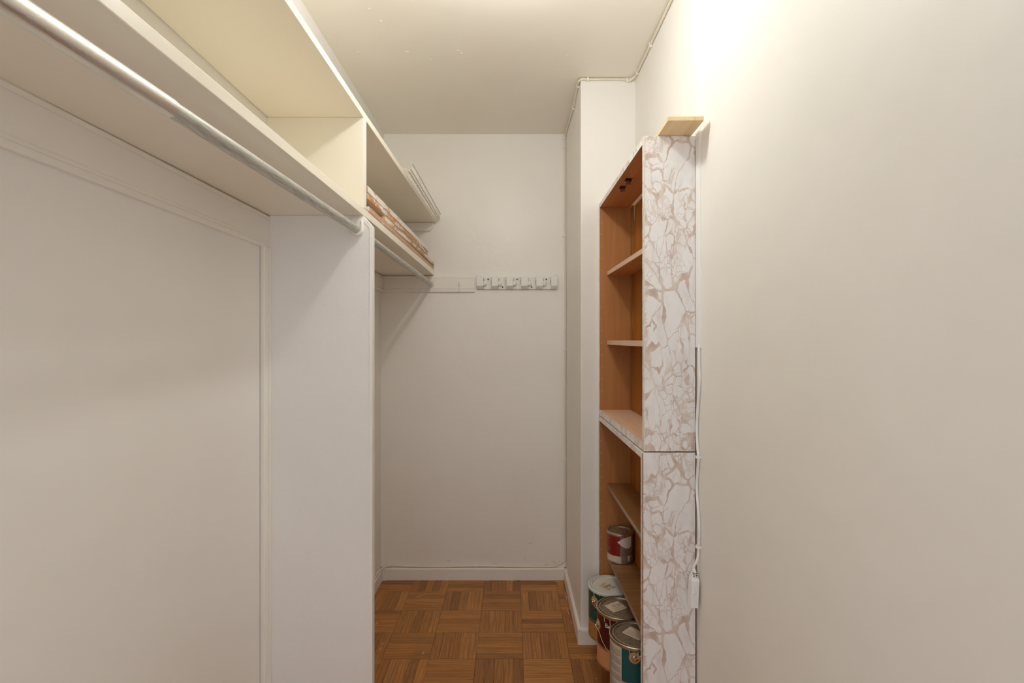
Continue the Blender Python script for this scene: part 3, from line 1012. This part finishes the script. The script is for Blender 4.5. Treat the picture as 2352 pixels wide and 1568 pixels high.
# rows of fine print on the teal can
b = MB()
rr = random.Random(3)
h = .166
row = 0
while h > .012:
    gap = (row % 7 == 6)
    a_end = 224 - rr.uniform(0.5, 1.5) - (rr.uniform(6, 40) if row % 7 == 5 else 0)
    th = .0012 if row % 7 < 4 else .0017
    if not gap:
        pb_ = can_patch(None, '', .4035, 1.7015, Z0, RG, 152, a_end, h, h + th, M['label_line'])
        b.add(pb_.v, pb_.f, M['label_line'])
    h -= .0038; row += 1
o = b.build('fine_print', tC, smooth=True); o['kind'] = 'stuff'
# lettering on the maroon can
def fB(u, v):
    return on_can(.389, 1.873, Z0, RG, -140 + u * 54, .1475 + v * .0150, .0006)
text_mesh('Benjamin', M['drip'], fB, 'lettering', tB, bold=0.016)
# lettering on the green can (thin bar where its print begins) and small print on the quart
def fQ(u, v):
    return on_can(.4325, 2.088, zq + .0018, .0512, 196 + u * 20, .050 + v * .004, .0005)
b = MB()
for (h_, a0, a1) in [(.092, 197, 206), (.094, 199, 207), (.058, 197, 210), (.053, 197, 212), (.048, 199, 211)]:
    q = can_patch(None, '', .4325, 2.088, zq + .0018, .0512, a0, a1, h_, h_ + .0017, M['label_line'], .0005, 5); b.add(q.v, q.f, M['label_line'])
b.build('fine_print', tQ, smooth=True)['kind'] = 'stuff'
# white label strip and paint smear on the quart
q = can_patch(None, '', .4325, 2.088, zq + .0018, .0512, 292, 302, .012, .032, M['drip'], .0005, 5); q.build('price_tag', tQ, smooth=True)
b = MB(); vs_, fs = [], []
smear = [(247, .083, .087), (252, .080, .090), (257, .0785, .092), (262, .073, .096), (268, .070, .0985), (275, .066, .102), (282, .062, .104), (289, .063, .105), (296, .060, .106), (304, .063, .106), (312, .068, .106)]
for (a, h0_, h1_) in smear: vs_ += [on_can(.4325, 2.088, zq + .0018, .0512, a, h0_, .0008), on_can(.4325, 2.088, zq + .0018, .0512, a, h1_, .0008)]
for k in range(len(smear) - 1): fs.append((2 * k, 2 * k + 2, 2 * k + 3, 2 * k + 1))
b.add(vs_, fs, M['drip']); b.build('paint_smear', tQ, smooth=True)
# paint drips from the rims
def drips(t, cx, cy, lst):
    b = MB()
    for (a, h0_, L_) in lst:
        pts = [on_can(cx, cy, Z0, RG, a + dd, h0_ - L_ * k, .0004) for k, dd in ((0, 0), (.5, .3), (1, 1.2))]
        b.tube(pts, [.0014, .0011, .0013], M['drip'], 6)
    b.build('paint_drip', t, smooth=True)['kind'] = 'stuff'
drips(tC, .4035, 1.7015, [(-117, .181, .010), (-99, .181, .020)])
drips(tB, .389, 1.873, [(-143, .181, .016), (-127, .181, .022), (-112, .181, .006)])
drips(tA, .384, 2.046, [(-147, .181, .012), (-146, .168, .003), (-129, .181, .004)])
# bails
def ear_pt(cx, cy, a_deg, h, off): return Vector(on_can(cx, cy, Z0, RG, a_deg, h, off))
def bail(t, cx, cy, a_deg, h, drop_dir, pts):
    MB().tube(catmull(pts, 6), .0014, M['tin'], 8).build('bail', t, smooth=True)
e0 = ear_pt(.389, 1.873, -170, .138, .006)
bail(tB, 0, 0, 0, 0, 0, [e0, e0 + Vector((-.004, -.004, -.004)), on_can(.389, 1.873, Z0, RG, -160, .120, .004), on_can(.389, 1.873, Z0, RG, -146, .092, .003), on_can(.389, 1.873, Z0, RG, -128, .070, .003),
      on_can(.389, 1.873, Z0, RG, -108, .058, .003), on_can(.389, 1.873, Z0, RG, -85, .055, .003)])
e0 = ear_pt(.4035, 1.7015, -106, .160, .006)
bail(tC, 0, 0, 0, 0, 0, [e0, on_can(.4035, 1.7015, Z0, RG, -101, .163, .006), on_can(.4035, 1.7015, Z0, RG, -88, .178, .006), on_can(.4035, 1.7015, Z0, RG, -66, .19, .005), on_can(.4035, 1.7015, Z0, RG, -40, .185, .004)])
e0 = ear_pt(.384, 2.046, -145, .150, .006)
bail(tA, 0, 0, 0, 0, 0, [e0 + Vector((0, 0, .004)), e0 + Vector((-.006, -.005, -.004)), on_can(.384, 2.046, Z0, RG, -145, .137, .006), on_can(.384, 2.046, Z0, RG, -136, .128, .004), on_can(.384, 2.046, Z0, RG, -122, .122, .003)])

# taped stickers on the lids: real quads on the lid plane
def lidpt(px, py, z):
    Y = F * (CH - z) / (py - 784.0)
    return Vector(((px - 1176.0) * Y / F, Y, z))
ZL = Z0 + HG - .0050
def sticker(t, P0, Pu, Pv, m, lines, text, curl=False):
    """P0 origin, Pu, Pv corners along the reading and the up direction"""
    z = ZL + .0006
    O = lidpt(*P0, z); U = lidpt(*Pu, z) - O; V = lidpt(*Pv, z) - O
    b = MB()
    p = [O, O + U, O + U + V, O + V]
    b.add([q for q in p] + [q + Vector((0, 0, -.0005)) for q in p], [(0, 1, 2, 3), (4, 5, 6, 7), (0, 1, 5, 4), (1, 2, 6, 5), (2, 3, 7, 6), (3, 0, 4, 7)], m)
    s_ = b.build('sticker', t)
    lb = MB()
    r_ = random.Random(11)
    for (v0, u0, u1) in lines:
        u = u0
        while u < u1:
            du = r_.uniform(.03, .10)
            A = O + U * u + V * v0; B = O + U * min(u + du, u1) + V * v0
            C_ = B + V * .035; D = A + V * .035
            lb.add([q + Vector((0, 0, .0004)) for q in (A, B, C_, D)], [(0, 1, 2, 3)], M['print'])
            u += du + .02
    if lb.v:
        o = lb.build('fine_print', s_); o['kind'] = 'stuff'
    for (txt, u0, u1, v0, v1) in text:
        text_mesh(txt, M['ink'], lambda a, c, u0=u0, u1=u1, v0=v0, v1=v1: tuple(O + U * (u0 + (u1 - u0) * a) + V * (v0 + (v1 - v0) * c) + Vector((0, 0, .0005))), 'handwriting', s_)
# corners measured on the near photograph of the lids; letters face the back of the closet (upside down from the camera)
sticker(tB, (1440.5, 1395.1), (1409.7, 1406.1), (1418.3, 1379.8), M['sticker'], [(.08, .05, .8), (.16, .1, .9), (.28, .2, .7), (.36, .1, .8)], [])
_z = ZL + .0006
_O = lidpt(1418.3, 1379.8, _z); _U = lidpt(1387.7, 1388.4, _z) - _O; _V = lidpt(1440.5, 1395.1, _z) - _O
stB = [c for c in tB.children if c.name.startswith('sticker')][0]
text_mesh('HC-27', M['ink'], lambda a, c: tuple(_O + _U * (.06 + .66 * a) + _V * (.30 - .0 + .24 * c) + Vector((0, 0, .0006))), 'handwriting', stB)
sticker(tC, (1467.9, 1470.0), (1428.3, 1451.6), (1487.0, 1456.0), M['sticker'], [(.10, .15, .9), (.20, .15, .8), (.30, .2, .95), (.40, .25, .8), (.52, .4, .98)], [])
sticker(tA, (1409.0, 1346.0), (1395.0, 1355.0), (1388.0, 1336.5), M['sticker'], [(.86, .1, .9), (.78, .2, .8)], [])
_O2 = lidpt(1400.0, 1341.0, _z); _U2 = lidpt(1381.0, 1347.5, _z) - _O2; _V2 = lidpt(1418.5, 1352.0, _z) - _O2
stA = [c for c in tA.children if c.name.startswith('sticker')][0]
text_mesh('2640', M['ink'], lambda a, c: tuple(_O2 + _U2 * (.0 + .85 * a) + _V2 * (.05 + .30 * c) + Vector((0, 0, .0007))), 'handwriting', stA)
text_mesh('HC-17', M['ink'], lambda a, c: tuple(_O2 + _U2 * (-.1 + .95 * a) + _V2 * (.48 + .28 * c) + Vector((0, 0, .0007))), 'handwriting', stA)

# ------------------------------------------------------------------ cable running round the room
cr = .0044
pts = [(XR - .0055, YF + .02, ZC - .006), (XR - .0055, 0.3, ZC - .008), (XR - .0055, 1.2, ZC - .006), (XR - .0058, 1.9, ZC - .009), (XR - .006, 2.09, ZC - .007), (XR - .009, 2.135, ZC - .008), (XR - .028, YC - .007, ZC - .014), (XR - .05, YC - .0055, ZC - .008),
       (.40, YC - .0055, ZC - .0065), (.315, YC - .0055, ZC - .0075), (.292, YC - .008, ZC - .007), (XC - .0085, YC + .006, ZC - .010), (XC - .0055, YC + .04, ZC - .007), (XC - .0055, YC + .12, ZC - .010),
       (XC - .0055, 2.36, ZC - .028), (XC - .0055, 2.45, ZC - .020), (XC - .0055, 2.62, ZC - .012), (XC - .0065, 2.72, ZC - .012), (XC - .0085, YB - .0060, ZC - .03), (XC - .0090, YB - .0055, 2.20), (XC - .0075, YB - .0055, 2.0), (XC - .0085, YB - .0055, 1.808),
       (XC - .0055, YB - .0055, 1.5), (XC - .0052, YB - .0055, 1.21), (XC - .0075, YB - .0055, .9), (XC - .0050, YB - .0055, .635), (XC - .0060, YB - .0055, .4), (XC - .0055, YB - .0055, .13), (XC - .014, YB - .0058, .100), (.238, YB - .0055, .077), (.20, YB - .0055, .068),
       (.08, YB - .0055, .067), (-.03, YB - .0055, .069), (-.186, YB - .0055, .072), (-.35, YB - .0055, .067), (-.50, YB - .0055, .069), (-.62, YB - .0058, .074), (-.66, YB - .007, .072), (XL + .010, YB - .04, .068), (XL + .0055, 2.66, .073), (XL + .0055, 2.55, .069), (XL + .0055, 2.2, .0685), (XL + .0055, 1.55, .0685)]
t = thing('wall_cable', 'cream cable clipped along the ceiling edge and down the back right corner', 'cable', (XC - .006, YB - .006, 1.2))
MB().tube(catmull(pts, 7), cr, M['cable'], 10).build('sheath', t, smooth=True)
def clip(px, py, pos, axis, wall):
    """small C-shaped clip round the cable; axis = cable direction, wall = direction to the wall"""
    b = MB()
    a = Vector(axis).normalized(); w = Vector(wall).normalized(); s_ = a.cross(w)
    arc = [Vector(pos) + w * .005 + s_ * .0062] + [Vector(pos) + (s_ * math.cos(q) - w * math.sin(q)) * .0062 for q in [PI * k / 8 for k in range(9)]] + [Vector(pos) + w * .005 - s_ * .0062]
    vs_, fs = [], []
    for p in arc:
        c_ = Vector(pos)
        out = (p - c_); out = out.normalized() * .0018
        for (da, do) in ((-1, 0), (1, 0), (1, 1), (-1, 1)):
            vs_.append(p + a * .0032 * da + out * do)
    for i in range(len(arc) - 1):
        for k in range(4):
            k2 = (k + 1) % 4
            fs.append((i * 4 + k, i * 4 + k2, (i + 1) * 4 + k2, (i + 1) * 4 + k))
    fs.append((0, 1, 2, 3)); e = (len(arc) - 1) * 4; fs.append((e, e + 1, e + 2, e + 3))
    b.add(vs_, fs, M['white_plastic'])
    # nail head
    b.box(*[q for pr in zip((Vector(pos) + s_ * .0095 - Vector((.0022,) * 3)), (Vector(pos) + s_ * .0095 + Vector((.0022,) * 3))) for q in pr], M['white_plastic'])
    return b
X_, Y_, Z_ = Vector((1, 0, 0)), Vector((0, 1, 0)), Vector((0, 0, 1))
for (pos, ax, wl_) in [((XR - .0055, F * (.511 - .0055) / (1495 - 1176), ZC - .008), Y_, X_), ((XR - .006, 2.10, ZC - .007), Y_, X_), ((XR - .035, YC - .0055, ZC - .011), X_, Y_), ((.3135, YC - .0055, ZC - .0075), X_, Y_),
                       ((XC - .0055, 2.21, ZC - .008), Y_, X_), ((XC - .0055, 2.375, ZC - .027), Y_, X_), ((XC - .0088, YB - .0055, 2.315), Z_, Y_), ((XC - .009, YB - .0055, 2.27), Z_, Y_), ((XC - .0085, YB - .0055, 1.806), Z_, Y_),
                       ((XC - .0052, YB - .0055, 1.209), Z_, Y_), ((XC - .0050, YB - .0055, .635), Z_, Y_), ((XC - .0055, YB - .0055, .122), Z_, Y_), ((-.186, YB - .0055, .072), X_, Y_), ((-.640, YB - .0065, .073), X_, Y_), ((XL + .0055, 2.64, .0725), Y_, X_ * -1)]:
    clip(0, 0, pos, ax, wl_).build('cable_clip', t)

# ------------------------------------------------------------------ raceway and extension cord on the right wall
zr0 = CH - (798 - 784) * 1.425 / F
t = thing('cable_raceway', 'white plastic cable channel running down the right wall beside the bookcase', 'cable channel', (XR - .003, 1.425, zr0))
yn, yf2 = 1.4105, 1.4424
MB().box(XR - .0030, XR, yn - .001, yf2, zr0, ZC - .001, M['white_plastic']).build('base_strip', t)
MB().prism([(XR - .0030, yn), (XR - .0050, yn + .001), (XR - .0052, yn + .003), (XR - .0050, yf2 - .002), (XR - .0030, yf2)], zr0 + .0005, ZC - .001, 'z', M['white_plastic']).build('cover', t)
t = thing('extension_cord', 'white extension cord with flat socket end hanging beside the lower bookcase', 'extension cord', (.497, 1.42, CH - (1305 - 784) * 1.42 / F))
def rw(px, py, x):   # point at depth given by x plane
    Y = F * x / (px - 1176.0)
    return (x, Y, CH - (py - 784.0) * Y / F)
xc_ = XR - .0045
cp = [rw(1605.5, 790, xc_), rw(1606, 840, xc_), rw(1606.5, 880, xc_), rw(1602.5, 940, xc_), rw(1600.5, 985, xc_), rw(1602.5, 1030, xc_), rw(1604.5, 1049, xc_), rw(1602.5, 1080, xc_), rw(1600.5, 1120, xc_), rw(1604.5, 1180, xc_), rw(1606, 1220, xc_), rw(1604.5, 1255, xc_), rw(1602.5, 1282, xc_ - .003), (.4955, 1.421, CH - (1300 - 784) * 1.42 / F), (.4940, 1.422, CH - (1310 - 784) * 1.42 / F)]
MB().tube(catmull(cp, 7), .0036, M['white_plastic'], 10).build('cord', t, smooth=True)
for py_ in (1049, 1255):
    p_ = rw(1604.5, py_, xc_)
    clip(0, 0, p_, Z_, X_).build('cord_clip', t)
ytop = CH - (1305 - 784) * 1.42 / F
L_ = .1025
b = MB()
xa0, xa1 = .4815, .5050
ny, fy = 1.408, 1.436
def ring(z, x0, x1, y0, y1): return [(x0, y0, z), (x1, y0, z), (x1, y1, z), (x0, y1, z)]
rings = [ring(ytop - L_, xa0, xa1 - .003, ny, fy), ring(ytop - .030, xa0 + .0035, xa1 + .0010, ny, fy), ring(ytop - .012, xa0 + .0085, xa1 - .004, ny + .006, fy - .006), ring(ytop, xa0 + .0115, xa1 - .007, ny + .009, fy - .009)]
vs_ = [p for r_ in rings for p in r_]
fs = [(0, 3, 2, 1)] + [(4 * i + k, 4 * i + (k + 1) % 4, 4 * (i + 1) + (k + 1) % 4, 4 * (i + 1) + k) for i in range(3) for k in range(4)] + [(12, 13, 14, 15)]
b.add(vs_, fs, M['white_plastic']); so_ = b.build('socket_body', t, bevel=.0015)
b = MB()
for k, dz in enumerate((-.010, -.014, -.018)):
    b.box(.4895, .4935, ny + .0035 - .001 * k, ny + .010, ytop + dz - .0004, ytop + dz + .0004, M['hole'])
    b.box(.4965, .5005, ny + .0035 - .001 * k, ny + .010, ytop + dz - .0014, ytop + dz - .0006, M['hole'])
b.build('strain_relief', so_)
b = MB().box(.4925, .4940, ny - .0010, ny + .001, ytop - .075, ytop - .045, M['white_plastic']).box(.4855, .4940, ny - .0010, ny + .001, ytop - .061, ytop - .0595, M['white_plastic'])
b.build('outlet_ridge', so_)
